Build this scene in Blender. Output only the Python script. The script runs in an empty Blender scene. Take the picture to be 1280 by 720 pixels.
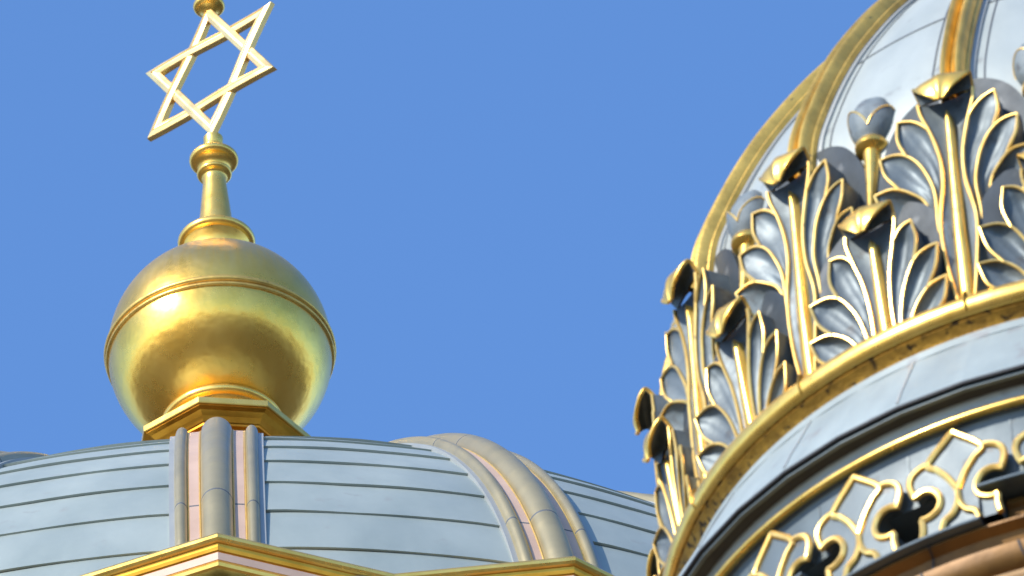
import bpy, math, random
from mathutils import Vector
from mathutils.geometry import tessellate_polygon
random.seed(7)
PI = math.pi
C = bpy.context.scene.collection
scene = bpy.context.scene
EYE = 1.7                                   # eye height of the photographer; ground is z = 0

# ------------------------------------------------------------------ materials
def new_mat(name):
    m = bpy.data.materials.new(name); m.use_nodes = True
    nt = m.node_tree
    b = nt.nodes['Principled BSDF']
    return m, nt, b

def metal(name, col, rough=.35, metallic=1.0, var=.25, scale=3.0, stretch=(1, 1, 1), col2=None, bump=.0, bscale=25, rvar=.12, spots=None):
    """metal with patchy tarnish: large noise mixes two tones, fine noise roughens it"""
    m, nt, b = new_mat(name)
    N, L = nt.nodes.new, nt.links.new
    tc = N('ShaderNodeTexCoord'); mp = N('ShaderNodeMapping'); mp.inputs['Scale'].default_value = stretch
    L(tc.outputs['Object'], mp.inputs['Vector'])
    n1 = N('ShaderNodeTexNoise'); n1.inputs['Scale'].default_value = scale; n1.inputs['Detail'].default_value = 6; n1.inputs['Roughness'].default_value = .62
    L(mp.outputs[0], n1.inputs['Vector'])
    r = N('ShaderNodeValToRGB'); r.color_ramp.elements[0].position = .34; r.color_ramp.elements[1].position = .68
    c2 = col2 or tuple(c * (1 - var) for c in col)
    r.color_ramp.elements[0].color = (*c2, 1); r.color_ramp.elements[1].color = (*col, 1)
    L(n1.outputs['Fac'], r.inputs['Fac'])
    out = r.outputs['Color']
    if spots:
        n3 = N('ShaderNodeTexNoise'); n3.inputs['Scale'].default_value = spots[1]; n3.inputs['Detail'].default_value = 8
        L(tc.outputs['Object'], n3.inputs['Vector'])
        r3 = N('ShaderNodeValToRGB'); r3.color_ramp.elements[0].position = spots[2]; r3.color_ramp.elements[1].position = spots[2] + .08
        L(n3.outputs['Fac'], r3.inputs['Fac'])
        mx = N('ShaderNodeMix'); mx.data_type = 'RGBA'
        L(r3.outputs['Color'], mx.inputs['Factor']); L(out, mx.inputs['A']); mx.inputs['B'].default_value = (*spots[0], 1)
        out = mx.outputs['Result']
    L(out, b.inputs['Base Color'])
    b.inputs['Metallic'].default_value = metallic
    n2 = N('ShaderNodeTexNoise'); n2.inputs['Scale'].default_value = scale * 2.3; n2.inputs['Detail'].default_value = 5
    L(mp.outputs[0], n2.inputs['Vector'])
    mr = N('ShaderNodeMapRange'); mr.inputs['To Min'].default_value = max(.05, rough - rvar); mr.inputs['To Max'].default_value = rough + rvar
    L(n2.outputs['Fac'], mr.inputs['Value']); L(mr.outputs[0], b.inputs['Roughness'])
    if bump:
        nb = N('ShaderNodeTexNoise'); nb.inputs['Scale'].default_value = bscale; nb.inputs['Detail'].default_value = 4
        L(tc.outputs['Object'], nb.inputs['Vector'])
        bp = N('ShaderNodeBump'); bp.inputs['Strength'].default_value = bump; bp.inputs['Distance'].default_value = .02
        L(nb.outputs['Fac'], bp.inputs['Height']); L(bp.outputs[0], b.inputs['Normal'])
    return m

M = {}
GOLD = (1.0, .70, .20)
M['gold'] = metal('gilding', (1.0, .64, .16), .30, .84, col2=(.88, .52, .10), scale=6, bump=.06, bscale=14)
M['gold_star'] = metal('star gilding', (1.0, .72, .32), .36, .85, col2=(.95, .62, .22), scale=4)
M['gold_old'] = metal('aged gilding', (.93, .58, .14), .38, .8, col2=(.60, .36, .09), scale=8, bump=.12, bscale=40, spots=((.16, .10, .04), 26, .66))
M['gold_rib'] = metal('weathered gilding', (.84, .54, .12), .40, .68, col2=(.52, .33, .07), scale=7, bump=.12, bscale=45, spots=((.22, .15, .06), 28, .66))
M['gold_line'] = metal('gilded edge', (.92, .63, .20), .36, .75, col2=(.86, .52, .13), scale=14, spots=((.30, .20, .10), 30, .67))
M['pewter'] = metal('dull gilt sheet', (.47, .385, .21), .36, .6, col2=(.36, .30, .165), scale=2.2, bump=.05, bscale=9)
M['copper'] = metal('pale copper strip', (.56, .39, .29), .42, .12, col2=(.47, .32, .235), scale=3)
M['zinc'] = metal('zinc sheet', (.355, .395, .360), .48, .28, col2=(.262, .305, .284), scale=1.4, stretch=(1, 1, .35), bump=.16, bscale=1.8, spots=((.29, .305, .28), 5, .66))
M['zinc_pale'] = metal('zinc flashing', (.34, .355, .345), .5, .35, var=.12, scale=2)
M['zinc_tower'] = metal('tower zinc sheet', (.37, .40, .378), .50, .25, col2=(.30, .33, .315), scale=2.6, stretch=(1, 1, .25), bump=.14, bscale=2.5, spots=((.24, .255, .245), 6, .64))
M['zinc_leaf'] = metal('cast zinc', (.150, .180, .190), .52, .35, col2=(.092, .113, .124), scale=5, bump=.12, bscale=22, spots=((.085, .09, .09), 9, .60))
M['zinc_apron'] = metal('streaked zinc flashing', (.27, .315, .315), .58, .08, col2=(.20, .238, .243), scale=3.5, stretch=(1, 1, .12), bump=.1, bscale=3, spots=((.20, .215, .22), 7, .62))
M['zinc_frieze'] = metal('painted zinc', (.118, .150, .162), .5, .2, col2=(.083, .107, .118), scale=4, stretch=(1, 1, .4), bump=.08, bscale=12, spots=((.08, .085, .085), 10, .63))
M['gold_bounce'] = metal('gilding with bounce glow', (1.0, .48, .055), .33, .85, col2=(.80, .34, .03), scale=6)  # orange of gold reflecting gold in recesses, put into the colour
M['gold_dark'] = metal('dark spotted gilding', (.42, .23, .035), .45, .8, col2=(.20, .105, .018), scale=11, bump=.16, bscale=45, spots=((.05, .03, .012), 24, .56))  # darker gilding with dark spots, for ring cove and solder joints
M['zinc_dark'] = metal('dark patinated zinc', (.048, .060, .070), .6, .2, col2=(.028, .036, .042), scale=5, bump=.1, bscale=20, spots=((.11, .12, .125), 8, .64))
M['zinc_bud'] = metal('weathered cast zinc', (.195, .225, .235), .64, .2, col2=(.12, .142, .15), scale=9, bump=.15, bscale=30, spots=((.10, .105, .11), 14, .60))
M['dark'] = metal('black joint and shade', (.03, .032, .036), .7, .0, scale=4)
M['seam'] = metal('seam shadow strip', (.10, .11, .12), .7, .2, scale=4)
M['ochre'] = metal('ochre gilt moulding', (.215, .102, .018), .5, .3, col2=(.11, .05, .008), scale=4, bump=.1, bscale=20)
M['stone'] = metal('sandstone', (.36, .22, .10), .8, .0, col2=(.27, .16, .07), scale=5, bump=.2, bscale=30)
M['brick'] = metal('yellow brick', (.36, .24, .14), .85, .0, col2=(.28, .18, .10), scale=3, bump=.2, bscale=12)
M['ground'] = metal('paved ground', (.085, .075, .06), .9, .0, col2=(.045, .042, .036), scale=.05, bump=0)

def ball_mat():
    """gold leaf: clean below, streaked and duller on the weather side above the band"""
    m, nt, b = new_mat('gold leaf on ball')
    N, L = nt.nodes.new, nt.links.new
    tc = N('ShaderNodeTexCoord'); sx = N('ShaderNodeSeparateXYZ'); L(tc.outputs['Object'], sx.inputs[0])
    at = N('ShaderNodeMath'); at.operation = 'ARCTAN2'; L(sx.outputs['X'], at.inputs[0]); L(sx.outputs['Y'], at.inputs[1])
    cb = N('ShaderNodeCombineXYZ'); L(at.outputs[0], cb.inputs[0])
    mz = N('ShaderNodeMath'); mz.operation = 'MULTIPLY'; mz.inputs[1].default_value = .28; L(sx.outputs['Z'], mz.inputs[0]); L(mz.outputs[0], cb.inputs[1])
    st = N('ShaderNodeTexNoise'); st.inputs['Scale'].default_value = 16; st.inputs['Detail'].default_value = 7; L(cb.outputs[0], st.inputs['Vector'])
    h = N('ShaderNodeMapRange'); h.inputs['From Min'].default_value = .02; h.inputs['From Max'].default_value = .68; h.clamp = True; L(sx.outputs['Z'], h.inputs['Value'])
    stm = N('ShaderNodeMapRange'); stm.inputs['From Min'].default_value = .36; stm.inputs['From Max'].default_value = .62; L(st.outputs['Fac'], stm.inputs['Value'])
    mu = N('ShaderNodeMath'); mu.operation = 'MULTIPLY'; mu.use_clamp = True; L(h.outputs[0], mu.inputs[0]); L(stm.outputs[0], mu.inputs[1])
    n = N('ShaderNodeTexNoise'); n.inputs['Scale'].default_value = 3; n.inputs['Detail'].default_value = 7; n.inputs['Roughness'].default_value = .65; L(tc.outputs['Object'], n.inputs['Vector'])
    r = N('ShaderNodeValToRGB'); r.color_ramp.elements[0].position = .35; r.color_ramp.elements[1].position = .65
    r.color_ramp.elements[0].color = (.93, .53, .09, 1); r.color_ramp.elements[1].color = (1.0, .62, .14, 1); L(n.outputs['Fac'], r.inputs[0])
    mx = N('ShaderNodeMix'); mx.data_type = 'RGBA'; L(mu.outputs[0], mx.inputs['Factor']); L(r.outputs[0], mx.inputs['A']); mx.inputs['B'].default_value = (.66, .53, .27, 1)
    L(mx.outputs['Result'], b.inputs['Base Color']); b.inputs['Metallic'].default_value = .92
    ro = N('ShaderNodeMapRange'); ro.inputs['To Min'].default_value = .22; ro.inputs['To Max'].default_value = .34; L(n.outputs['Fac'], ro.inputs['Value'])
    ad = N('ShaderNodeMath'); ad.operation = 'MULTIPLY_ADD'; ad.inputs[1].default_value = .10; L(mu.outputs[0], ad.inputs[0]); L(ro.outputs[0], ad.inputs[2]); L(ad.outputs[0], b.inputs['Roughness'])
    n2 = N('ShaderNodeTexNoise'); n2.inputs['Scale'].default_value = 3.4; n2.inputs['Detail'].default_value = 3.2; n2.inputs['Roughness'].default_value = .62; L(tc.outputs['Object'], n2.inputs['Vector'])
    bp = N('ShaderNodeBump'); bp.inputs['Strength'].default_value = .17; bp.inputs['Distance'].default_value = .05; L(n2.outputs['Fac'], bp.inputs['Height']); L(bp.outputs[0], b.inputs['Normal'])
    return m
M['ball'] = ball_mat()

# ------------------------------------------------------------------ mesh helpers
class MB:
    def __init__(s): s.v, s.f, s.mi, s.sm = [], [], [], []
    def grid(s, rows, mi=0, smooth=True, closed=False, flip=False, rowmat=None):
        """rows: list of equally long point lists; quads between neighbours"""
        base = len(s.v); n = len(rows[0])
        for r in rows: s.v += [tuple(p) for p in r]
        for i in range(len(rows) - 1):
            for j in range(n if closed else n - 1):
                k = (j + 1) % n
                q = (base + i*n + j, base + i*n + k, base + (i+1)*n + k, base + (i+1)*n + j)
                s.f.append(q[::-1] if flip else q); s.mi.append(rowmat[i] if rowmat else mi); s.sm.append(smooth)
        return base
    def face(s, pts, mi=0, smooth=False):
        b = len(s.v); s.v += [tuple(p) for p in pts]; s.f.append(tuple(range(b, b + len(pts)))); s.mi.append(mi); s.sm.append(smooth)
    def tube(s, pts, rad, n=8, mi=0, cap=True):
        pts = [Vector(p) for p in pts]
        if not callable(rad): r0 = rad; rad = lambda t: r0
        rows = []; up = None
        for i, p in enumerate(pts):
            d = (pts[min(i+1, len(pts)-1)] - pts[max(i-1, 0)])
            if d.length < 1e-9: d = Vector((0, 0, 1))
            d.normalize()
            if up is None:
                up = d.orthogonal().normalized()
            up = (up - d * up.dot(d))
            up = up.normalized() if up.length > 1e-6 else d.orthogonal().normalized()
            w = d.cross(up); r = rad(i / max(1, len(pts) - 1))
            rows.append([p + (up * math.cos(a) + w * math.sin(a)) * r for a in (2*PI*k/n for k in range(n))])
        s.grid(rows, mi, True, True)
        if cap:
            s.face(rows[0][::-1], mi); s.face(rows[-1], mi)
    def build(s, name, mats, parent=None, auto=40, loc=None):
        me = bpy.data.meshes.new(name); me.from_pydata(s.v, [], s.f)
        for m in (mats if isinstance(mats, (list, tuple)) else [mats]): me.materials.append(M[m])
        me.polygons.foreach_set('material_index', s.mi); me.polygons.foreach_set('use_smooth', s.sm)
        me.validate(); 
        import bmesh
        bm = bmesh.new(); bm.from_mesh(me); bmesh.ops.remove_doubles(bm, verts=bm.verts, dist=1e-5)
        bmesh.ops.recalc_face_normals(bm, faces=bm.faces)
        if auto:
            for e in bm.edges:
                if len(e.link_faces) == 2 and e.calc_face_angle(0) > math.radians(auto): e.smooth = False
        bm.to_mesh(me); bm.free()
        o = bpy.data.objects.new(name, me); C.objects.link(o)
        if parent is not None: o.parent = parent
        if loc: o.location = loc
        return o

def empty(name, loc, label, cat, group=None):
    o = bpy.data.objects.new(name, None); C.objects.link(o); o.location = loc; o.empty_display_size = .3
    o['label'] = label; o['category'] = cat
    if group: o['group'] = group
    return o
def copy_tree(o, parent):
    c = o.copy(); C.objects.link(c); c.parent = parent
    for ch in list(o.children):
        copy_tree(ch, c)
    return c
def around(proto, angles, root):
    """first angle goes to the part itself, the rest are copies with copies of its sub-parts"""
    for i, a in enumerate(angles):
        o = proto if i == 0 else copy_tree(proto, root)
        o.rotation_euler.z = math.radians(a)

def cat(pts, n, closed=False):
    """Catmull-Rom through pts, n points evenly spaced by arc length"""
    P = [Vector(p) for p in pts]; D = []
    for i in range(len(P) - 1):
        p0 = P[i-1] if i else P[0]*2 - P[1]; p1, p2 = P[i], P[i+1]; p3 = P[i+2] if i + 2 < len(P) else P[-1]*2 - P[-2]
        for k in range(12):
            t = k / 12
            D.append(.5*((2*p1) + (p2 - p0)*t + (2*p0 - 5*p1 + 4*p2 - p3)*t*t + (3*p1 - p0 - 3*p2 + p3)*t**3))
    D.append(P[-1]); return resample(D, n)
def resample(D, n):
    D = [Vector(p) for p in D]; L = [0]
    for a, b in zip(D, D[1:]): L.append(L[-1] + (b - a).length)
    out = []; j = 0
    for k in range(n):
        s = L[-1] * k / (n - 1)
        while j < len(D) - 2 and L[j+1] < s: j += 1
        t = (s - L[j]) / max(1e-9, L[j+1] - L[j]); out.append(D[j].lerp(D[j+1], min(1, max(0, t))))
    return out
def interp(x, xs, ys):
    if x <= xs[0]: return ys[0]
    for i in range(len(xs) - 1):
        if x <= xs[i+1]: return ys[i] + (ys[i+1] - ys[i]) * (x - xs[i]) / (xs[i+1] - xs[i])
    return ys[-1]
def lathe(mb, prof, n=48, mi=0, rowmat=None, phase=0, smooth=True):
    """prof: list of (r, z)"""
    rows = [[(r*math.sin(2*PI*k/n + phase), -r*math.cos(2*PI*k/n + phase), z) for k in range(n)] for r, z in prof]
    mb.grid(rows, mi, smooth, True, rowmat=rowmat)
def bead(r, z, h, n=8, a0=-90, a1=90):
    return [(r + h*math.cos(math.radians(a0 + (a1 - a0)*k/n)), z + h*math.sin(math.radians(a0 + (a1 - a0)*k/n))) for k in range(n + 1)]

# ------------------------------------------------------------------ sky, sun, camera
SUN_EL, SUN_AZ = math.radians(31), math.radians(229)     # azimuth clockwise from +Y: behind the camera's left shoulder
w = bpy.data.worlds.new('World'); scene.world = w; w.use_nodes = True
nt = w.node_tree; bg = nt.nodes['Background']
sky = nt.nodes.new('ShaderNodeTexSky'); sky.sky_type = 'NISHITA'; sky.sun_disc = False
sky.sun_elevation = SUN_EL; sky.sun_rotation = SUN_AZ; sky.altitude = 60; sky.air_density = 1.1; sky.dust_density = .5; sky.ozone_density = 9
nt.links.new(sky.outputs[0], bg.inputs['Color']); bg.inputs['Strength'].default_value = .15
sd = Vector((math.sin(SUN_AZ)*math.cos(SUN_EL), math.cos(SUN_AZ)*math.cos(SUN_EL), math.sin(SUN_EL)))
sl = bpy.data.lights.new('sun', 'SUN'); sl.energy = 3.1; sl.angle = math.radians(.5); sl.color = (1, .945, .85)
so = bpy.data.objects.new('sun', sl); C.objects.link(so); so.rotation_euler = sd.to_track_quat('Z', 'Y').to_euler()
scene.view_settings.view_transform = 'Standard'; scene.view_settings.look = 'None'; scene.view_settings.gamma = 1; scene.view_settings.exposure = 1.0

PITCH, ROLL = math.radians(42), math.radians(3.3)
F = Vector((0, math.cos(PITCH), math.sin(PITCH))); R0 = Vector((1, 0, 0)); U0 = Vector((0, -math.sin(PITCH), math.cos(PITCH)))
R = R0*math.cos(ROLL) - U0*math.sin(ROLL); U = R0*math.sin(ROLL) + U0*math.cos(ROLL)
cd = bpy.data.cameras.new('camera'); co = bpy.data.objects.new('camera', cd); C.objects.link(co)
from mathutils import Matrix
mx = Matrix((R, U, -F)).transposed().to_4x4(); mx.translation = (0, 0, EYE); co.matrix_world = mx
cd.sensor_width = 36; cd.lens = 36*13000/1280; cd.clip_start = .5; cd.clip_end = 5000
cd.dof.use_dof = True; cd.dof.focus_distance = 58; cd.dof.aperture_fstop = 6.2
scene.camera = co

# ------------------------------------------------------------------ ground
g = MB(); g.grid([[(-1500, -1500, 0), (1500, -1500, 0)], [(-1500, 1500, 0), (1500, 1500, 0)]], smooth=False)
go = g.build('ground', 'ground'); go['kind'] = 'structure'

# ================================================================== MAIN DOME (left)
AX = Vector((-1.8434, 48.4714, 43.2681 + EYE))        # centre of the gilt ball
NR, A1 = 20, 1.75                                      # twenty ribs, the front one 1.75 degrees right of centre
RIBS = [A1 + 18*k for k in (list(range(-7, 8)) + [8, 9, 10, 11, 12])]
dome = empty('main_dome', AX - Vector((0, 0, 0)), 'wide pale zinc dome of horizontal courses with gilt triple ribs, below the gold ball', 'dome')
TH0, K1, K2 = .8548, .1705, .0171
def dome_profile():
    """(s, R, z, slope) down the dome from near its crown to the cornice; s=0 is the topmost visible seam"""
    ds = .02; S, P = [], []
    s = 0; r = 5.0069; z = -5.2012; fw = []
    while s < 2.35:
        th = TH0 + K1*s + K2*s*s; fw.append((s, r, z, th)); r += math.cos(th)*ds; z -= math.sin(th)*ds; s += ds
    s = 0; r = 5.0069; z = -5.2012; bw = []
    while s > -2.6:
        th = TH0 + K1*s + K2*s*s; r -= math.cos(th)*ds; z += math.sin(th)*ds; s -= ds; bw.append((s, r, z, th))
    return bw[::-1] + fw
PF = dome_profile(); PS = [p[0] for p in PF]
def dp(s):
    return tuple(interp(s, PS, [p[k] for p in PF]) for k in (1, 2, 3))
COURSE = .4533
def off(s, h):
    r, z, th = dp(s); return r + h*math.sin(th), z + h*math.cos(th)
# courses: each sheet laps over the one below, a narrow drip groove under its lower edge
def panel_rows():
    rows = []; mats = []
    k0 = -5
    for k in range(k0, 6):
        a, b = k*COURSE, (k+1)*COURSE
        a, b = max(a, -2.5), min(b, 2.3)
        if b <= a: continue
        m = 5
        for i in range(m + 1):
            s = a + .004 + (b - a - .004)*i/m
            rows.append(off(s, -.004 + .014*(i/m))); mats.append(0)
        rows.append(off(b, -.016)); mats.append(1)
        rows.append(off(b + .010, -.016)); mats.append(1)
    return rows, mats
rows, mats = panel_rows()
pm = MB(); n = 14
n = 24
jit = [random.uniform(-1, 1) for _ in range(400)]
def wob(i, j):
    c = i // 8; x = j/n*5; k = int(x); t = x - k; return (jit[(c*7 + k) % 400]*(1 - t) + jit[(c*7 + k + 1) % 400]*t)*(1 if 0 < j < n else 0)
g_ = [[(r*math.sin(a), -r*math.cos(a), z + .007*wob(i, j)) for j, a in ((j, math.radians(-9 + 18*j/n)) for j in range(n + 1))] for i, (r, z) in enumerate(rows)]
pm.grid(g_, rowmat=mats)
for i in range(len(g_)): pass
panel = pm.build('roof_panel', ['zinc', 'seam'], dome, auto=30)
around(panel, [a + 9 for a in RIBS], dome)

# crown of the dome and the neck that carries the finial (hidden from the street by the curve)
r0, z0 = rows[0]
cm = MB(); lathe(cm, [(r0, z0), (2.4, z0 + .27), (1.7, z0 + .55), (1.15, z0 + .95), (.82, z0 + 1.5), (.66, z0 + 1.95), (.60, -1.3)], 60)
cm.build('crown_sheet', 'zinc', dome)

# ribs: a base strip, a fat central roll, two slim side rolls, copper strips and gilt beads
def sweep(mb, section, s0, s1, n, mi=0, darks=(), dmi=1, closed=False):
    ss = [s0 + (s1 - s0)*k/n for k in range(n + 1)]
    for d in darks: ss += [d - .009, d + .009]
    ss.sort(); rowm = []
    for i in range(len(ss) - 1):
        mid = (ss[i] + ss[i+1])/2; rowm.append(dmi if any(abs(mid - d) < .0085 for d in darks) else mi)
    R_ = [[(u, -off(s, h)[0], off(s, h)[1]) for u, h in section] for s in ss]
    mb.grid(R_, rowmat=rowm, closed=closed)
def arc(u0, rw, rh, n=12, base=0.0):
    return [(u0 - rw*math.cos(PI*k/n), base + rh*math.sin(PI*k/n)) for k in range(n + 1)]
J = (1.30, -.62, -1.9); SA, SB = -2.45, 1.93
b = MB(); sweep(b, [(-.262, -.02), (-.262, .018), (-.232, .020), (-.155, .026), (-.08, .03), (.08, .03), (.155, .026), (.232, .020), (.262, .018), (.262, -.02)], SA, SB, 60)
rib = b.build('rib', ['zinc_pale'], dome)
b = MB(); sweep(b, arc(0, .088, .092, 16, .028), SA, SB, 60, darks=J); b.build('central_roll', ['pewter', 'seam'], rib)
for sg in (-1, 1):
    b = MB(); sweep(b, arc(sg*.196, .036, .050, 10, .018), SA, SB, 60, darks=[j + .06 for j in J]); b.build('side_roll', ['pewter', 'seam'], rib)
    b = MB(); sweep(b, [(sg*.092, .034), (sg*.098, .040), (sg*.150, .036), (sg*.156, .024)], SA, SB, 60, darks=[j + .04 for j in J]); b.build('copper_strip', ['copper', 'seam'], rib)
    b = MB(); sweep(b, arc(sg*.157, .008, .012, 6, .026), SA, SB, 60); sweep(b, arc(sg*.092, .006, .009, 6, .036), SA, SB, 60); b.build('gilt_bead', ['gold_line'], rib)
around(rib, RIBS, dome)

# zigzag cornice: forty mitred lengths, a point under every rib
def zig(ro, ri, dz_o, dz_i):
    return [((ro if k % 2 == 0 else ri)*math.sin(math.radians(A1 + 9*k)), -(ro if k % 2 == 0 else ri)*math.cos(math.radians(A1 + 9*k)), (dz_o if k % 2 == 0 else dz_i)) for k in range(40)]
APR, APZ, VAR_, VAZ = 6.22, -6.850, 6.035, -6.965
def zrows(section):
    return [zig(APR + d, VAR_ + d, APZ + h, VAZ + h) for d, h in section]
roll = [(-.25, .02), (-.06, -.003), (-.030, .003), (-.010, -.003), (0, -.02), (-.002, -.038), (-.012, -.052), (-.026, -.056)]
b = MB(); b.grid(zrows(roll), closed=True, smooth=False)
corn = b.build('cornice', 'gold', dome)
b = MB(); b.grid(zrows([(-.026, -.0565), (-.030, -.060), (-.033, -.080), (-.040, -.098), (-.050, -.106)]), closed=True, smooth=False); b.build('ochre_cove', 'gold_bounce', corn)
b = MB(); b.grid(zrows([(-.050, -.1065), (-.046, -.109), (-.048, -.158), (-.058, -.160)]), closed=True, smooth=False); b.build('copper_fascia', 'copper', corn)
b = MB(); b.grid(zrows([(-.058, -.1605), (-.048, -.163), (-.040, -.182), (-.046, -.202), (-.06, -.210), (-.14, -.214)]), closed=True, smooth=False); b.build('lower_moulding', 'gold', corn)
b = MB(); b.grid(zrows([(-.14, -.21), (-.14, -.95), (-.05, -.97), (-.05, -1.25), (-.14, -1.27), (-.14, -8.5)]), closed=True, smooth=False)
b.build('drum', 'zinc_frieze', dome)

# the body of the building under the drum, out of the photograph but reflected in the gilding
b = MB()
def box(mb, x0, x1, y0, y1, z0, z1, mi=0):
    for q in (((x0,y0,z0),(x1,y0,z0),(x1,y0,z1),(x0,y0,z1)), ((x1,y1,z0),(x0,y1,z0),(x0,y1,z1),(x1,y1,z1)), ((x0,y1,z0),(x0,y0,z0),(x0,y0,z1),(x0,y1,z1)), ((x1,y0,z0),(x1,y1,z0),(x1,y1,z1),(x1,y0,z1)), ((x0,y0,z1),(x1,y0,z1),(x1,y1,z1),(x0,y1,z1))): mb.face(q, mi)
box(b, -7.2, 7.2, -7.2, 7.2, -AX.z, -15.3); b.build('hall_wall', 'brick', dome)
b = MB(); box(b, -7.5, 7.5, -7.5, 7.5, -15.3, -14.9); b.build('parapet', 'stone', dome)

# ================================================================== FINIAL (ball, neck and star)
fin = empty('dome_finial', AX - Vector((0, 0, .95)), 'gilded finial of ball, slim neck and six pointed star on top of the wide dome', 'finial')
FZ = .95
def fpart(name, mb, mat, parent=None, auto=40):
    o = mb.build(name, mat, parent or fin, auto); 
    if parent is None: o.location = (0, 0, FZ)
    return o
# octagonal pedestal
b = MB()
ped = [(.552, -.858), (.562, -.866), (.562, -.906), (.556, -.910)]
ped2 = [(.556, -.9105), (.545, -.913), (.545, -.918), (.515, -.928), (.48, -.948), (.455, -.975), (.445, -.98), (.445, -.995), (.42, -1.0), (.42, -1.03), (.40, -1.035), (.385, -1.07), (.36, -1.08), (.36, -1.6)]
oct8 = lambda r, z: [(r*math.sin(math.radians(-12.5 + 45*k)), -r*math.cos(math.radians(-12.5 + 45*k)), z) for k in range(8)]
b.grid([oct8(.30, -.835)] + [oct8(r, z) for r, z in ped], closed=True, smooth=False)
pd = fpart('pedestal', b, 'gold', auto=20)
b = MB(); b.grid([oct8(r, z) for r, z in ped2], closed=True, smooth=False); b.build('pedestal_cove', 'gold_bounce', pd, auto=20)
b = MB(); lathe(b, [(.30, -.859), (.33, -.859), (.33, -.70), (.345, -.685)] + bead(.350, -.640, .036, 10) + [(.32, -.60), (.25, -.58)], 48); b.build('socket', 'gold', pd)
# ball in two hemispheres with a moulded band
b = MB(); nb = 96
prof = []
for k in range(49):
    a = math.radians(-72 + 72*k/48); prof.append((.700*math.cos(a), -.055 + .655*math.sin(a)))
lathe(b, prof, nb)
prof = []
for k in range(49):
    a = math.radians(90*k/48*.93); prof.append((.703*math.cos(a), -.030 + .735*math.sin(a)))
lathe(b, prof, nb)
ball = fpart('ball', b, 'ball', auto=50)
b = MB(); lathe(b, [(.69, -.092)] + bead(.704, -.078, .013) + [(.704, -.062)] + bead(.708, -.038, .019) + [(.705, -.014), (.70, .004)], nb); b.build('band', 'gold_old', ball)
# neck
b = MB()
lathe(b, [(.15, .64)] + bead(.175, .715, .022) + [(.165, .742), (.168, .775), (.19, .83), (.21, .862)] + bead(.212, .90, .034, 10) + [(.17, .945), (.135, .955), (.118, .975), (.112, 1.0), (.074, 1.41), (.073, 1.45), (.078, 1.462)] + bead(.09, 1.492, .022) + [(.082, 1.522), (.088, 1.55), (.118, 1.577)] + bead(.125, 1.61, .032, 10) + [(.085, 1.655), (.062, 1.665), (.060, 1.70)] + bead(.058, 1.715, .012) + [(.060, 1.73), (.062, 1.80), (.02, 1.825), (.0, 1.826)], 48)
fpart('neck', b, 'gold')
# star of six points: two triangles of flat bars woven over and under each other, a stepped face on every bar
SH, SWID, SZ, YAW = 1.15, 1.04, 2.385, -35.5
st = empty('x', (0, 0, 0), 'x', 'x'); bpy.data.objects.remove(st)
def tri(up):
    s = 1 if up else -1
    return [Vector((0, s*SH/2)), Vector((s*SWID/2, -s*SH/4)), Vector((-s*SWID/2, -s*SH/4))]
sm_ = MB(); BW, HD = .070, .018
for up in (True, False):
    T = tri(up)
    cen = Vector((0, 0))
    inner = [t*(1 - BW*2/ (SH/2)) for t in T]
    for i in range(3):
        a, b_ = T[i], T[(i+1) % 3]; ia, ib = inner[i], inner[(i+1) % 3]
        rows = []
        for t in (0, .12, .27, .333, .40, .60, .667, .73, .88, 1):
            wv = math.sin(2*PI*t) * .007 * (1 if up else 1)
            o_ = a.lerp(b_, t); q_ = ia.lerp(ib, t)
            L_ = []
            for f, d in ((0, -HD), (0, HD), (.05, HD + .004), (.42, HD + .014), (.44, HD + .006), (.52, HD + .006), (.54, HD + .014), (.62, HD + .014), (.96, HD + .004), (1, HD), (1, -HD)):
                p = o_.lerp(q_, f); L_.append((p.x, -(d + wv) , p.y))
            rows.append(L_)
        sm_.grid(rows, smooth=False, closed=True)
star = sm_.build('star', 'gold_star', fin, auto=1)
star.location = (0, 0, FZ + SZ); star.rotation_euler.z = math.radians(YAW)
b = MB(); lathe(b, [(.0, 2.90), (.035, 2.90), (.05, 2.915), (.07, 2.93)] + bead(.075, 2.96, .028) + [(.05, 2.99), (.045, 3.03), (.03, 3.1), (.05, 3.17), (.065, 3.23), (.05, 3.3), (.0, 3.35)], 32)
fpart('top_knob', b, 'gold')

# ================================================================== SIDE TOWER (right)
SC = 45/55
TW = Vector((3.3105*SC, 41.9732*SC, 35.3877*SC + EYE))   # point on the tower axis at the level of the gilt ring
tower = empty('side_tower', TW, 'round side tower with gilt ribbed dome, grey acanthus leaves and fleur frieze', 'tower')
def S3(p): return (p[0]*SC, p[1]*SC, p[2]*SC)
class TB(MB):
    """coordinates given at the size measured; scaled on build"""
    def build(s, *a, **k):
        s.v = [S3(p) for p in s.v]; return MB.build(s, *a, **k)
def cyl(u, v, w, Rr):
    r = Rr + w; a = u/Rr; return (r*math.sin(a), -r*math.cos(a), v)

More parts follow.
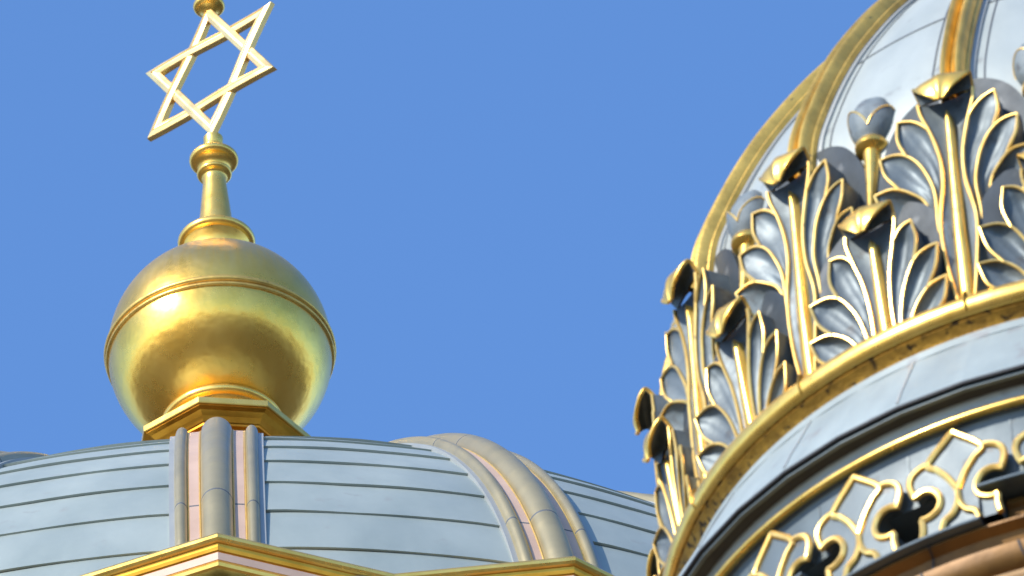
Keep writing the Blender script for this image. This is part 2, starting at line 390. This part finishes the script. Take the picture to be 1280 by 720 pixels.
# --- dome skin: sixteen gores between the ribs
SHZ = [-.3, .5, 1.2, 1.65, 1.95, 2.33, 2.7, 3.17, 3.6, 4.0, 4.3, 4.7, 5.2]
SHR = [2.40, 2.43, 2.45, 2.415, 2.32, 2.155, 1.955, 1.645, 1.28, .80, .45, .20, .12]
SP = cat([(r, z, 0) for r, z in zip(SHR, SHZ)], 90)
def shell_n(i):
    a, b_ = SP[max(0, i-1)], SP[min(len(SP)-1, i+1)]; d = (b_ - a).normalized(); return Vector((d.y, -d.x))
SN = [shell_n(i) for i in range(len(SP))]
def shell_at(z):
    for i in range(len(SP) - 1):
        if SP[i+1].y >= z:
            t = (z - SP[i].y)/(SP[i+1].y - SP[i].y); return SP[i].lerp(SP[i+1], t), SN[i].lerp(SN[i+1], t)
    return SP[-1], SN[-1]
b = TB(); n = 10
b.grid([[(p.x*math.sin(a), -p.x*math.cos(a), p.y) for a in (math.radians(-11.25 + 22.5*j/n) for j in range(n + 1))] for p in SP])
# standing seams: one level joint and one upright joint beside each rib
def on_shell(deg_u, z, h):
    p, nn = shell_at(z); r = p.x + nn.x*h; return (r*math.sin(deg_u), -r*math.cos(deg_u), p.y + nn.y*h)
for zc in (2.47, 3.35):
    b.grid([[on_shell(math.radians(-8.6 + 17.2*j/20), zc + dz, h) for j in range(21)] for dz, h in ((-.006, -.004), (-.005, .004), (.004, .005), (.005, -.004))], mi=1)
for sg in (-1, 1):
    for u0 in (.150,):
        zs = [1.2 + (4.0 - 1.2)*k/40 for k in range(41)]
        rows = []
        for z in zs:
            p, nn = shell_at(z); du = u0 * min(1, p.x/1.0)
            c_ = sg*(math.radians(11.25) - math.asin(min(.99, du/p.x)))
            rows.append([on_shell(c_ + d/p.x, z, h) for d, h in ((-.004, -.004), (-.004, .004), (.004, .004), (.004, -.004))])
        b.grid(rows, mi=1)
gore = b.build('dome_gore', ['zinc_tower', 'seam'], tower)
VIS = [-22.5*k for k in range(0, 7)] + [22.5, 45, 67.5, 90]
ALL16 = [22.5*k for k in range(16)]
around(gore, [a + 11.25 for a in ALL16], tower)
# --- ribs
def tsweep(mb, section, i1=82, mi=0):
    rows = []; i0 = next(i for i, p in enumerate(SP) if p.y > 1.40)
    for i in range(i0, i1):
        k = .80*min(1, SP[i].x/.9)
        rows.append([(u*k, -(SP[i].x + SN[i].x*h), SP[i].y + SN[i].y*h) for u, h in section])
    mb.grid(rows, mi)
b = TB(); tsweep(b, [(-.128, -.02), (-.128, .012), (-.100, .018), (-.094, .03), (-.02, .035), (.02, .035), (.094, .03), (.100, .018), (.128, .012), (.128, -.02)])
trib = b.build('rib', 'zinc_pale', tower)
for sg in (-1, 1):
    b = TB(); tsweep(b, arc(sg*.052, .036, .088, 10, .034)); b.build('gilt_roll', 'gold_rib', trib)
b = TB(); tsweep(b, [(-.098, .020), (-.098, .052), (-.088, .058), (-.082, .04)]); tsweep(b, arc(0, .020, .048, 8, .034)); tsweep(b, [(.082, .04), (.088, .058), (.098, .052), (.098, .020)]); b.build('gilt_channel', 'gold_rib', trib)
around(trib, ALL16, tower)
b = TB(); lathe(b, [(.12, 5.15), (.2, 5.2), (.24, 5.27), (.2, 5.34), (.12, 5.4), (.12, 5.6), (.3, 5.75), (.38, 6.0), (.3, 6.25), (.1, 6.4), (.05, 6.9), (0, 7.2)], 32); b.build('pinnacle', 'gold', tower)

# --- acanthus leaves
def leaf(kind):
    if kind == 'tall':
        Rr = 2.575
        E = [[(.040, -.03), (.085, .3), (.100, .57), (.066, .80), (.060, .95), (.074, 1.08), (.108, 1.23), (.145, 1.35), (.155, 1.43)],
             [(.040, -.03), (.085, .3), (.100, .57), (.066, .80), (.060, .95), (.074, 1.08), (.108, 1.23), (.148, 1.295), (.205, 1.346), (.272, 1.372)],
             [(.050, -.03), (.100, .3), (.122, .57), (.114, .79), (.141, .93), (.192, 1.055), (.255, 1.135), (.318, 1.168), (.382, 1.172)],
             [(.060, -.03), (.115, .3), (.155, .60), (.185, .80), (.25, .885), (.335, .945), (.428, .952)],
             [(.070, -.03), (.130, .25), (.185, .46), (.235, .60), (.30, .68), (.375, .722), (.455, .722)],
             [(.080, -.03), (.140, .14), (.22, .32), (.29, .40), (.37, .442), (.455, .448)]]
        Rt = [None, [(.272, 1.372), (.280, 1.25), (.246, 1.13)], [(.382, 1.172), (.362, 1.05), (.30, .925)], [(.428, .952), (.405, .83), (.345, .71)],
              [(.455, .722), (.43, .58), (.365, .44)]]
        arch = [(.10, -.03), (.19, .2), (.36, .42), (.465, .62), (.49, .8), (.485, 1.0), (.455, 1.2), (.395, 1.37), (.325, 1.49), (.24, 1.57), (.14, 1.62), (0, 1.64)]
        hood = (1.435, 1.0); mid = (1.325, .0225, .044); back = -.25; bd_ = -.145; FWD = .062; BLK = .062; tr = .0098; lean = lambda v: interp(v, [0, .5, 1.2, 1.5], [-.02, 0, 0, .012]); curl = .12
    else:
        Rr = 2.60
        E = [[(.066, -.03), (.064, .18), (.082, .38), (.122, .55), (.150, .68), (.148, .745)],
             [(.066, -.03), (.064, .18), (.082, .38), (.122, .55), (.165, .618), (.205, .645), (.252, .654)],
             [(.100, -.03), (.115, .1), (.15, .235), (.208, .355), (.255, .41), (.315, .437), (.392, .440)],
             [(.15, -.03), (.185, .06), (.24, .140), (.325, .205), (.422, .217)],
             [(.25, -.03), (.30, .015), (.36, .03), (.44, -.03)]]
        Rt = [None, [(.252, .654), (.268, .52), (.236, .392)], [(.392, .440), (.362, .30), (.295, .186)], [(.422, .217), (.392, .09), (.345, .026)]]
        arch = [(.445, -.03), (.455, .22), (.455, .42), (.42, .58), (.345, .735), (.23, .845), (.11, .900), (0, .912)]
        hood = (.735, .98); mid = (.64, .0235, .041); back = -.20; bd_ = -.085; FWD = .068; BLK = .050; tr = .0092; lean = lambda v: interp(v, [0, .3, .6, .85], [-.055, -.025, 0, .012]); curl = 0
    def sst(x, a, b): x = min(1, max(0, (x - a)/(b - a))); return x*x*(3 - 2*x)
    def pt(u, v, w):
        e_ = (min(abs(u), .48)/.44)**2; return cyl(u, v - .055*e_, w + lean(v) + FWD*e_ - (curl*sst(abs(u), .07, .22)*(1 - sst(v, .62, 1.0))), Rr)
    def pblk(u, v, w): return cyl(u, v, w + lean(v) + BLK*(min(abs(u), .48)/.44)**2, Rr)       # the block follows, less curved
    NS, NT = 26, 9
    curves = []
    for k, e in enumerate(E):
        curves.append(cat([(x, y, 0) for x, y in e], 40))
    blade = TB(); gilt = TB()
    def jn(curve, p):
        return min(range(len(curve)), key=lambda i: (curve[i] - Vector((p[0], p[1], 0))).length)
    def tube2(mb, c, sg, rad, w=.004):
        mb.tube([pt(sg*p.x, p.y, w) for p in c], rad, 7)
    for sg in (-1, 1):
        nl = len(Rt)
        wall = []
        for k in range(1, nl):
            A = curves[k]; Bf = curves[k+1]; ret = cat([(x, y, 0) for x, y in Rt[k]], 14)
            j = jn(Bf, Rt[k][-1])
            Bc = Bf[:j+1] + ret[::-1][1:]
            A2, B2 = resample(A, NS), resample(Bc, NS)
            rows = []
            for i in range(NS):
                s = i/(NS - 1); row = []
                for q in range(NT):
                    t = q/(NT - 1); p = A2[i].lerp(B2[i], t)
                    dpt = min(.050, .30*(A2[i] - B2[i]).length)
                    prof_ = math.sin(PI*t**.8)**1.0
                    vein = .014*math.exp(-((t - .55)/.12)**2)*min(1, (1 - s)*4)
                    row.append(pt(sg*p.x, p.y, -dpt*prof_*min(1, (1 - s)*6) + vein - .012*s*t))
                rows.append(row)
            blade.grid(rows, flip=(sg < 0))
            # outer wall of this lobe, from where it leaves its neighbour to the tip and back
            st_ = jn(A, Rt[k-1][-1]) if k > 1 else jn(A, E[1][-4])
            wall += A[st_:] + ret
            # gilt edges
            c0 = A if k > 1 else A[jn(A, E[1][-4]):]
            if kind == 'tall': c0 = [p for p in c0 if p.y > (0, .5, .52, .60, .48, .4)[k]]
            tube2(gilt, c0, sg, lambda t: tr*(1.15 - .35*t)*min(1, .25 + t*7)); tube2(gilt, ret, sg, lambda t: tr*(.8 + .3*t))
        blade.grid([[pt(sg*p.x, p.y, d) for p in wall] for d in (0, back*.5, back)], smooth=False)
        tube2(gilt, curves[0], sg, lambda t: tr*1.1)
    # central lobe
    L_ = resample(curves[0], 34)
    rows = []
    for p in L_:
        rows.append([pt(p.x*(2*q/10 - 1), p.y, -.035*(1 - (2*q/10 - 1)**2) * min(1, p.x/.09)) for q in range(11)])
    blade.grid(rows)
    # block behind the lobes
    AR = cat([(x, y, 0) for x, y in arch], 40)
    for d in (bd_,):
        rows = []
        for p in AR:
            rows.append([pblk(p.x*(2*q/14 - 1), p.y, d) for q in range(15)])
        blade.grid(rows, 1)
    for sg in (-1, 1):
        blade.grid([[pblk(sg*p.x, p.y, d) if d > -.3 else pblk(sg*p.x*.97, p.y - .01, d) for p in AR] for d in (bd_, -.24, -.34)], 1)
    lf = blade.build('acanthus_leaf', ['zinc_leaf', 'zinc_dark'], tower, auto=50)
    gilt.build('gilt_edging', 'gold_line', lf)
    # midrib: rounded, widening towards the foot
    mb = TB(); rows = []
    for i in range(26):
        t = i/25; v = -.02 + (mid[0] + .02)*t; hw = mid[2] + (mid[1] - mid[2])*t
        if t > .94: hw *= math.sqrt(max(.02, 1 - ((t - .94)/.06)**2))
        rows.append([pt(hw*math.cos(PI*q/10), v, -.03 + .046*math.sin(PI*q/10)**.5) for q in range(11)])
    mb.grid(rows); mb.build('midrib', 'gold', lf)
    # curled tip: a tongue that rises from the leaf, bends forward and hangs down to a blunt point
    vz, hs = hood
    path = cat([(-.02, -.005, 0), (-.008, .035, 0), (.010, .072, 0), (.038, .092, 0), (.070, .081, 0), (.092, .042, 0), (.101, -.010, 0), (.099, -.056, 0), (.088, -.096, 0)], 22)
    wid = [.146, .152, .156, .155, .148, .128, .100, .064, .020]
    hb = TB(); top, bot = [], []
    for i, p in enumerate(path):
        t = i/21; hw = interp(t, [k/8 for k in range(9)], wid)*hs
        d = (path[min(21, i+1)] - path[max(0, i-1)]).normalized(); nx, ny = d.y, -d.x      # towards the hollow side
        r1, r2 = [], []
        for q in range(17):
            x = 2*q/16 - 1; hang = (.026*abs(x)**2.2)*math.sin(PI*min(1, t*1.15))*hs; ridge = .010*math.exp(-(x/.2)**2)
            for lst, th in ((r1, 0), (r2, .014)):
                W_ = p.x*hs + nx*(hang + th) - nx*ridge; V_ = vz + p.y*hs + ny*(hang + th)*1.0 - ny*ridge
                lst.append(cyl(x*hw, V_, W_ + .008 + lean(vz), Rr))
        top.append(r1); bot.append(r2)
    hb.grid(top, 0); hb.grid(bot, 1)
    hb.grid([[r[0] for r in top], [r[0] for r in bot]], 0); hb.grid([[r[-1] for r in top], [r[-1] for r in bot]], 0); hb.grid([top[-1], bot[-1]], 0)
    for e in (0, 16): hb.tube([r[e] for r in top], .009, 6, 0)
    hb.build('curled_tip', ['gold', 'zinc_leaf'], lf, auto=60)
    return lf
tall = leaf('tall'); tall.name = 'tall_acanthus_leaf'; tall['label'] = 'tall grey acanthus leaf with gilt midrib and curled gold tip, rising over a rib foot'
around(tall, VIS[1:4] + [VIS[0]] + VIS[4:], tower)
small = leaf('short'); small.name = 'short_acanthus_leaf'; small['label'] = 'short grey acanthus leaf with gilt midrib, standing in front between tall leaves'
around(small, [a - 11.25 + .25 for a in VIS], tower)
for o in list(tower.children):
    if 'acanthus' in o.name or 'bud' in o.name:
        o.rotation_euler.z += math.radians(random.uniform(-.35, .35)); o.scale.z = random.uniform(.985, 1.012)

# --- flower buds on gilt stems between the tall leaves
def bud():
    p0, p1 = Vector((0, -2.53, .85)), Vector((0, -2.385, 1.81)); ax = (p1 - p0).normalized(); L = (p1 - p0).length
    ex = Vector((1, 0, 0)); ey = ax.cross(ex)
    def P(r, t, th): return p0 + ax*t + ex*(r*math.sin(th)) - ey*(r*math.cos(th))*-1
    def lat(mb, prof, n=24, mod=None, mi=0):
        mb.grid([[P(r*(mod(th, t) if mod else 1), t, th) for th in (2*PI*k/n for k in range(n))] for r, t in prof], mi, True, True)
    b = TB(); lat(b, [(.05, .60), (.070, .63), (.098, .69), (.112, .76), (.110, .83), (.086, .90), (.05, .945), (.02, .965), (.0, .97)], 36, lambda th, t: 1 + .09*math.cos(3*th + .6)*min(1, max(0, (t - .62)*5)) + .03*math.cos(6*th))
    o = b.build('flower_bud', 'zinc_bud', tower)
    b = TB(); lat(b, [(.012, 0), (.018, .1), (.030, .3), (.042, .46), (.052, .55)], 16); b.build('stem', 'gold', o)
    b = TB(); lat(b, [(.03, .53), (.075, .545), (.092, .56), (.095, .585), (.08, .61), (.05, .625)], 28); b.build('collar', 'gold', o)
    # three outer petals folded round the bud, each with a gilt lip
    for k in range(3):
        a0 = 2*PI*k/3 - .35
        pb = TB(); gb = TB(); rows = []
        nn = 12; edge = []
        for i in range(9):
            s = i/8; row = []
            for q in range(nn + 1):
                x = 2*q/nn - 1; top = .665 + .15*(1 - abs(x)**1.6)
                t = .60 + (top - .60)*s; r = interp(t, [.60, .66, .72, .80, .87], [.058, .098, .120, .128, .128]) + .006
                row.append(P(r, t, a0 + x*PI/3*1.02))
            rows.append(row)
        pb.grid(rows); pb.grid([[p*1 - (p - (p0 + ax*(p - p0).dot(ax))).normalized()*.012 for p in r] for r in rows])
        pb.build('petal', 'zinc_bud', o)
        gb.tube(rows[-1], .0055, 6); gb.build('petal_lip', 'gold_line', o)
    return o
bd = bud(); around(bd, [a - 12.1 for a in VIS], tower)

# --- gilt ring under the leaves
b = TB()
lathe(b, [(2.40, .02), (2.572, .012), (2.600, .004), (2.628, -.018), (2.642, -.050), (2.638, -.088), (2.622, -.118), (2.604, -.128)], 160)
ringo = b.build('ring_moulding', 'gold', tower)
b = TB(); lathe(b, [(2.604, -.1285), (2.590, -.134), (2.594, -.146), (2.576, -.168), (2.560, -.190), (2.552, -.208)], 160)
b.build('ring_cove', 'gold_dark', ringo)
# solder knots where lengths of the ring meet
for k_, a in enumerate([-22.5, -45, -67.5, 0, 22.5, -90]):
    b = TB(); c_ = cyl(0, -.02, 0, 2.62)
    b.grid([[(.015*math.sin(t)*math.cos(f) , -2.620 - .032*math.cos(f)*math.cos(t), -.045 + .072*math.sin(f)) for t in (2*PI*q/10 for q in range(10))] for f in (-PI/2 + PI*i/6 for i in range(7))], closed=True)
    o = b.build('solder_joint', 'gold_dark', ringo); o.rotation_euler.z = math.radians(a)
# --- zinc apron flaring out to a faceted drip edge
NP = 48
b = TB(); lathe(b, [(2.555, -.205), (2.562, -.262), (2.570, -.266)], 160); lathe(b, [(2.568, -.262), (2.66, -.44), (2.745, -.60), (2.800, -.715), (2.806, -.735)], NP, smooth=False)
ap = b.build('apron', 'zinc_apron', tower)
b = TB()
for k in range(NP):
    if k % 2: continue
    a = 2*PI*k/NP
    rows = [[((r + h)*math.sin(a + d/r), -(r + h)*math.cos(a + d/r), z) for d, h in ((-.009, -.003), (-.008, .006), (.008, .006), (.009, -.003))] for r, z in ((2.572, -.27), (2.66, -.44), (2.745, -.60), (2.798, -.712))]
    b.grid(rows)
b.build('standing_seams', 'zinc_pale', ap)['kind'] = 'stuff'
b = TB(); lathe(b, [(2.806, -.7355), (2.808, -.752), (2.785, -.756), (2.765, -.757)], NP, smooth=False); lathe(b, [(2.765, -.7575), (2.722, -.768), (2.700, -.776)], NP, smooth=False); b.build('drip_edge', 'dark', tower)  # soffit shade put into the colour, same black as the edge
b = TB(); lathe(b, [(2.785, -.758), (2.787, -.775), (2.765, -.778)], NP, smooth=False); b.build('drip_fillet', 'zinc_frieze', tower)
# --- frieze: cove, gilt bead, background wall
b = TB(); lathe(b, [(2.700, -.770), (2.690, -.80), (2.688, -.838), (2.694, -.858)], 160); b.build('cove', 'zinc_tower', tower)
b = TB(); lathe(b, [(2.67, -.885)] + bead(2.695, -.872, .021, 10) + [(2.67, -.858)], 160); b.build('gilt_bead', 'gold', tower)
FR = 2.57
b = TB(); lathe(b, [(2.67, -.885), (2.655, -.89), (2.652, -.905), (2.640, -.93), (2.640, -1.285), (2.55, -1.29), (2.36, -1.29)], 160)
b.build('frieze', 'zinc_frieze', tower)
b = TB(); lathe(b, [(2.36, -1.28), (2.36, -1.62)], 64); b.build('frieze_recess', 'dark', tower)  # black backing: the shade inside the openings is put into its colour
b = TB()
for k in range(29):
    a = math.radians(-24.85 + 6.2 + 12.414*k)
    b.grid([[((2.640 + h)*math.sin(a + d/FR), -(2.640 + h)*math.cos(a + d/FR), z) for d, h in ((-.006, -.003), (-.005, .004), (.005, .004), (.006, -.003))] for z in (-.935, -1.284)])
fz = b.build('frieze_seams', 'zinc_leaf', tower)
fz['kind'] = 'stuff'
# fleur-de-lis crest: pierced plates with gilt outlines
def fleur():
    Rr = 2.70; dep = .15
    def pt(u, v, w=0): return cyl(u, v, w, Rr)
    half = dict(
        dia=[(0, -.955), (.148, -1.103), (.105, -1.16), (.050, -1.235), (0, -1.335)],
        vol_out=[(.135, -1.108), (.19, -1.108), (.245, -1.142), (.262, -1.20), (.240, -1.285)],
        vol_in=[(.240, -1.285), (.20, -1.268), (.150, -1.275), (.112, -1.315), (.098, -1.37), (.118, -1.42), (.165, -1.447), (.21, -1.447)],
        foot=[(.21, -1.447), (.207, -1.50), (.215, -1.565)],
        leg=[(0, -1.335), (.004, -1.41), (.035, -1.475), (.085, -1.51), (.105, -1.565)])
    cv = {k: cat([(x, y, 0) for x, y in v], 22) for k, v in half.items()}
    pl = TB(); gl = TB()
    for sg in (-1, 1):
        # face of one half between centre line and volute outline, as strips
        D_ = cv['dia']
        pl.grid([[pt(0, -.955 - .38*i/21), pt(sg*D_[i].x*.5, (-.955 - .38*i/21 + D_[i].y)/2, -.004), pt(sg*D_[i].x, D_[i].y)] for i in range(22)])
        outl = D_[5:] + cv['leg'][1:] + cv['foot'][::-1] + cv['vol_in'][::-1][1:] + cv['vol_out'][::-1][1:]
        tri_ = tessellate_polygon([[Vector((p.x, p.y, 0)) for p in outl]])
        base_ = len(pl.v); pl.v += [tuple(pt(sg*p.x, p.y, 0)) for p in outl]
        for t_ in tri_:
            pl.f.append(tuple(base_ + i for i in t_)); pl.mi.append(0); pl.sm.append(False)
        # thickness: walls running back from every outer edge
        for key in ('vol_out', 'vol_in', 'foot'):
            pl.grid([[pt(sg*p.x, p.y, w) for p in cv[key]] for w in (0, -dep)], mi=1)
        pl.grid([[pt(sg*p.x, p.y, w) for p in D_[:6]] for w in (0, -dep)], mi=1)
        gr = .0195
        gl.tube([pt(sg*p.x, p.y, .004) for p in D_], gr, 7)
        gl.tube([pt(sg*p.x, p.y, .004) for p in cv['vol_out'] + cv['vol_in'][1:] + cv['foot'][1:]], gr, 7)
        gl.tube([pt(sg*p.x, p.y, .004) for p in cv['leg']], gr*.95, 7)
    # small panel between the legs
    lg = cv['leg']
    pl.grid([[pt(-p.x, p.y, -.006), pt(0, p.y, -.008), pt(p.x, p.y, -.006)] for p in lg])
    o = pl.build('fleur_ornament', ['zinc_frieze', 'zinc_leaf'], tower, auto=45)
    gl.build('gilt_outline', 'gold_line', o)
    return o
fl = fleur(); around(fl, [-24.85 - 12.414*k for k in range(-6, 8)], tower)
# lower rail of the frieze: plates of two heights alternate round the sixteen sides
def side(a0, zb, name):
    b = TB(); ang = [math.radians(a0 - 11.25 + 22.5*k/10) for k in range(11)]
    pr = [(2.56, zb + .022), (2.738, zb + .020), (2.742, zb + .004), (2.738, zb), (2.50, zb - .003), (2.30, zb - .003)]
    b.grid([[(r*math.sin(a)/1, -r*math.cos(a), z) for a in ang] for r, z in pr], smooth=False, mi=0)
    for a in (ang[0], ang[-1]):
        b.face([(r*math.sin(a), -r*math.cos(a), z) for r, z in pr], 0)
    return b
pa = side(-33.75, -1.602, ''); o = pa.build('frieze_rail', 'zinc_frieze', tower)
around(o, [0, -45, 45, -90, 90], tower)
pb_ = side(-11.25, -1.395, ''); o = pb_.build('frieze_rail', 'zinc_frieze', tower)
around(o, [0, -45, 45, -90, 90], tower)
b = TB(); b.grid([[(r*math.sin(a), -r*math.cos(a), z) for a in (math.radians(-20.2 + 18*k/10) for k in range(11))] for r, z in ((2.45, -1.40), (2.60, -1.415), (2.61, -1.45), (2.585, -1.47), (2.59, -1.56), (2.62, -1.60))])
o = b.build('arch_panel', 'ochre', tower); around(o, [0, -45, 45, -90, 90], tower)
# end cheeks where a low rail stops against a high one
b = TB(); a = math.radians(-22.5)
b.face([(r*math.sin(a), -r*math.cos(a), z) for r, z in ((2.30, -1.40), (2.712, -1.40), (2.730, -1.602), (2.30, -1.602))])
o = b.build('rail_cheek', 'dark', tower); around(o, [0, 22.5, 45, -22.5, -45], tower)
# --- ochre mouldings over the arches, then the stone shaft
om = [(2.40, -1.50), (2.42, -1.600), (2.685, -1.608), (2.685, -1.622), (2.625, -1.645), (2.600, -1.70), (2.640, -1.745), (2.715, -1.79), (2.710, -1.85), (2.675, -1.90), (2.645, -1.915)]
b = TB(); lathe(b, om, 96); am = b.build('arch_moulding', 'ochre', tower)
b = TB()
for k in range(32):
    a = math.radians(5.0 + 11.25*k)
    b.grid([[((r + .005)*math.sin(a + d + .02*math.sin((z + 1.6)*9)), -(r + .005)*math.cos(a + d + .02*math.sin((z + 1.6)*9)), z) for d in (-.0022, .0022)] for r, z in om[2:]])
b.build('mortar_joints', 'dark', am)['kind'] = 'stuff'
b = TB(); lathe(b, [(2.645, -1.9155)] + [(2.660 + (.025 if k % 2 else 0), -1.93 - .05*k) for k in range(9)] + [(2.46, -2.40), (2.30, -2.45), (2.30, -6.0), (2.55, -6.1), (2.55, -6.4), (2.30, -6.5), (2.30, -TW.z/SC)], 64, smooth=False)
b.build('tower_shaft', 'stone', tower)
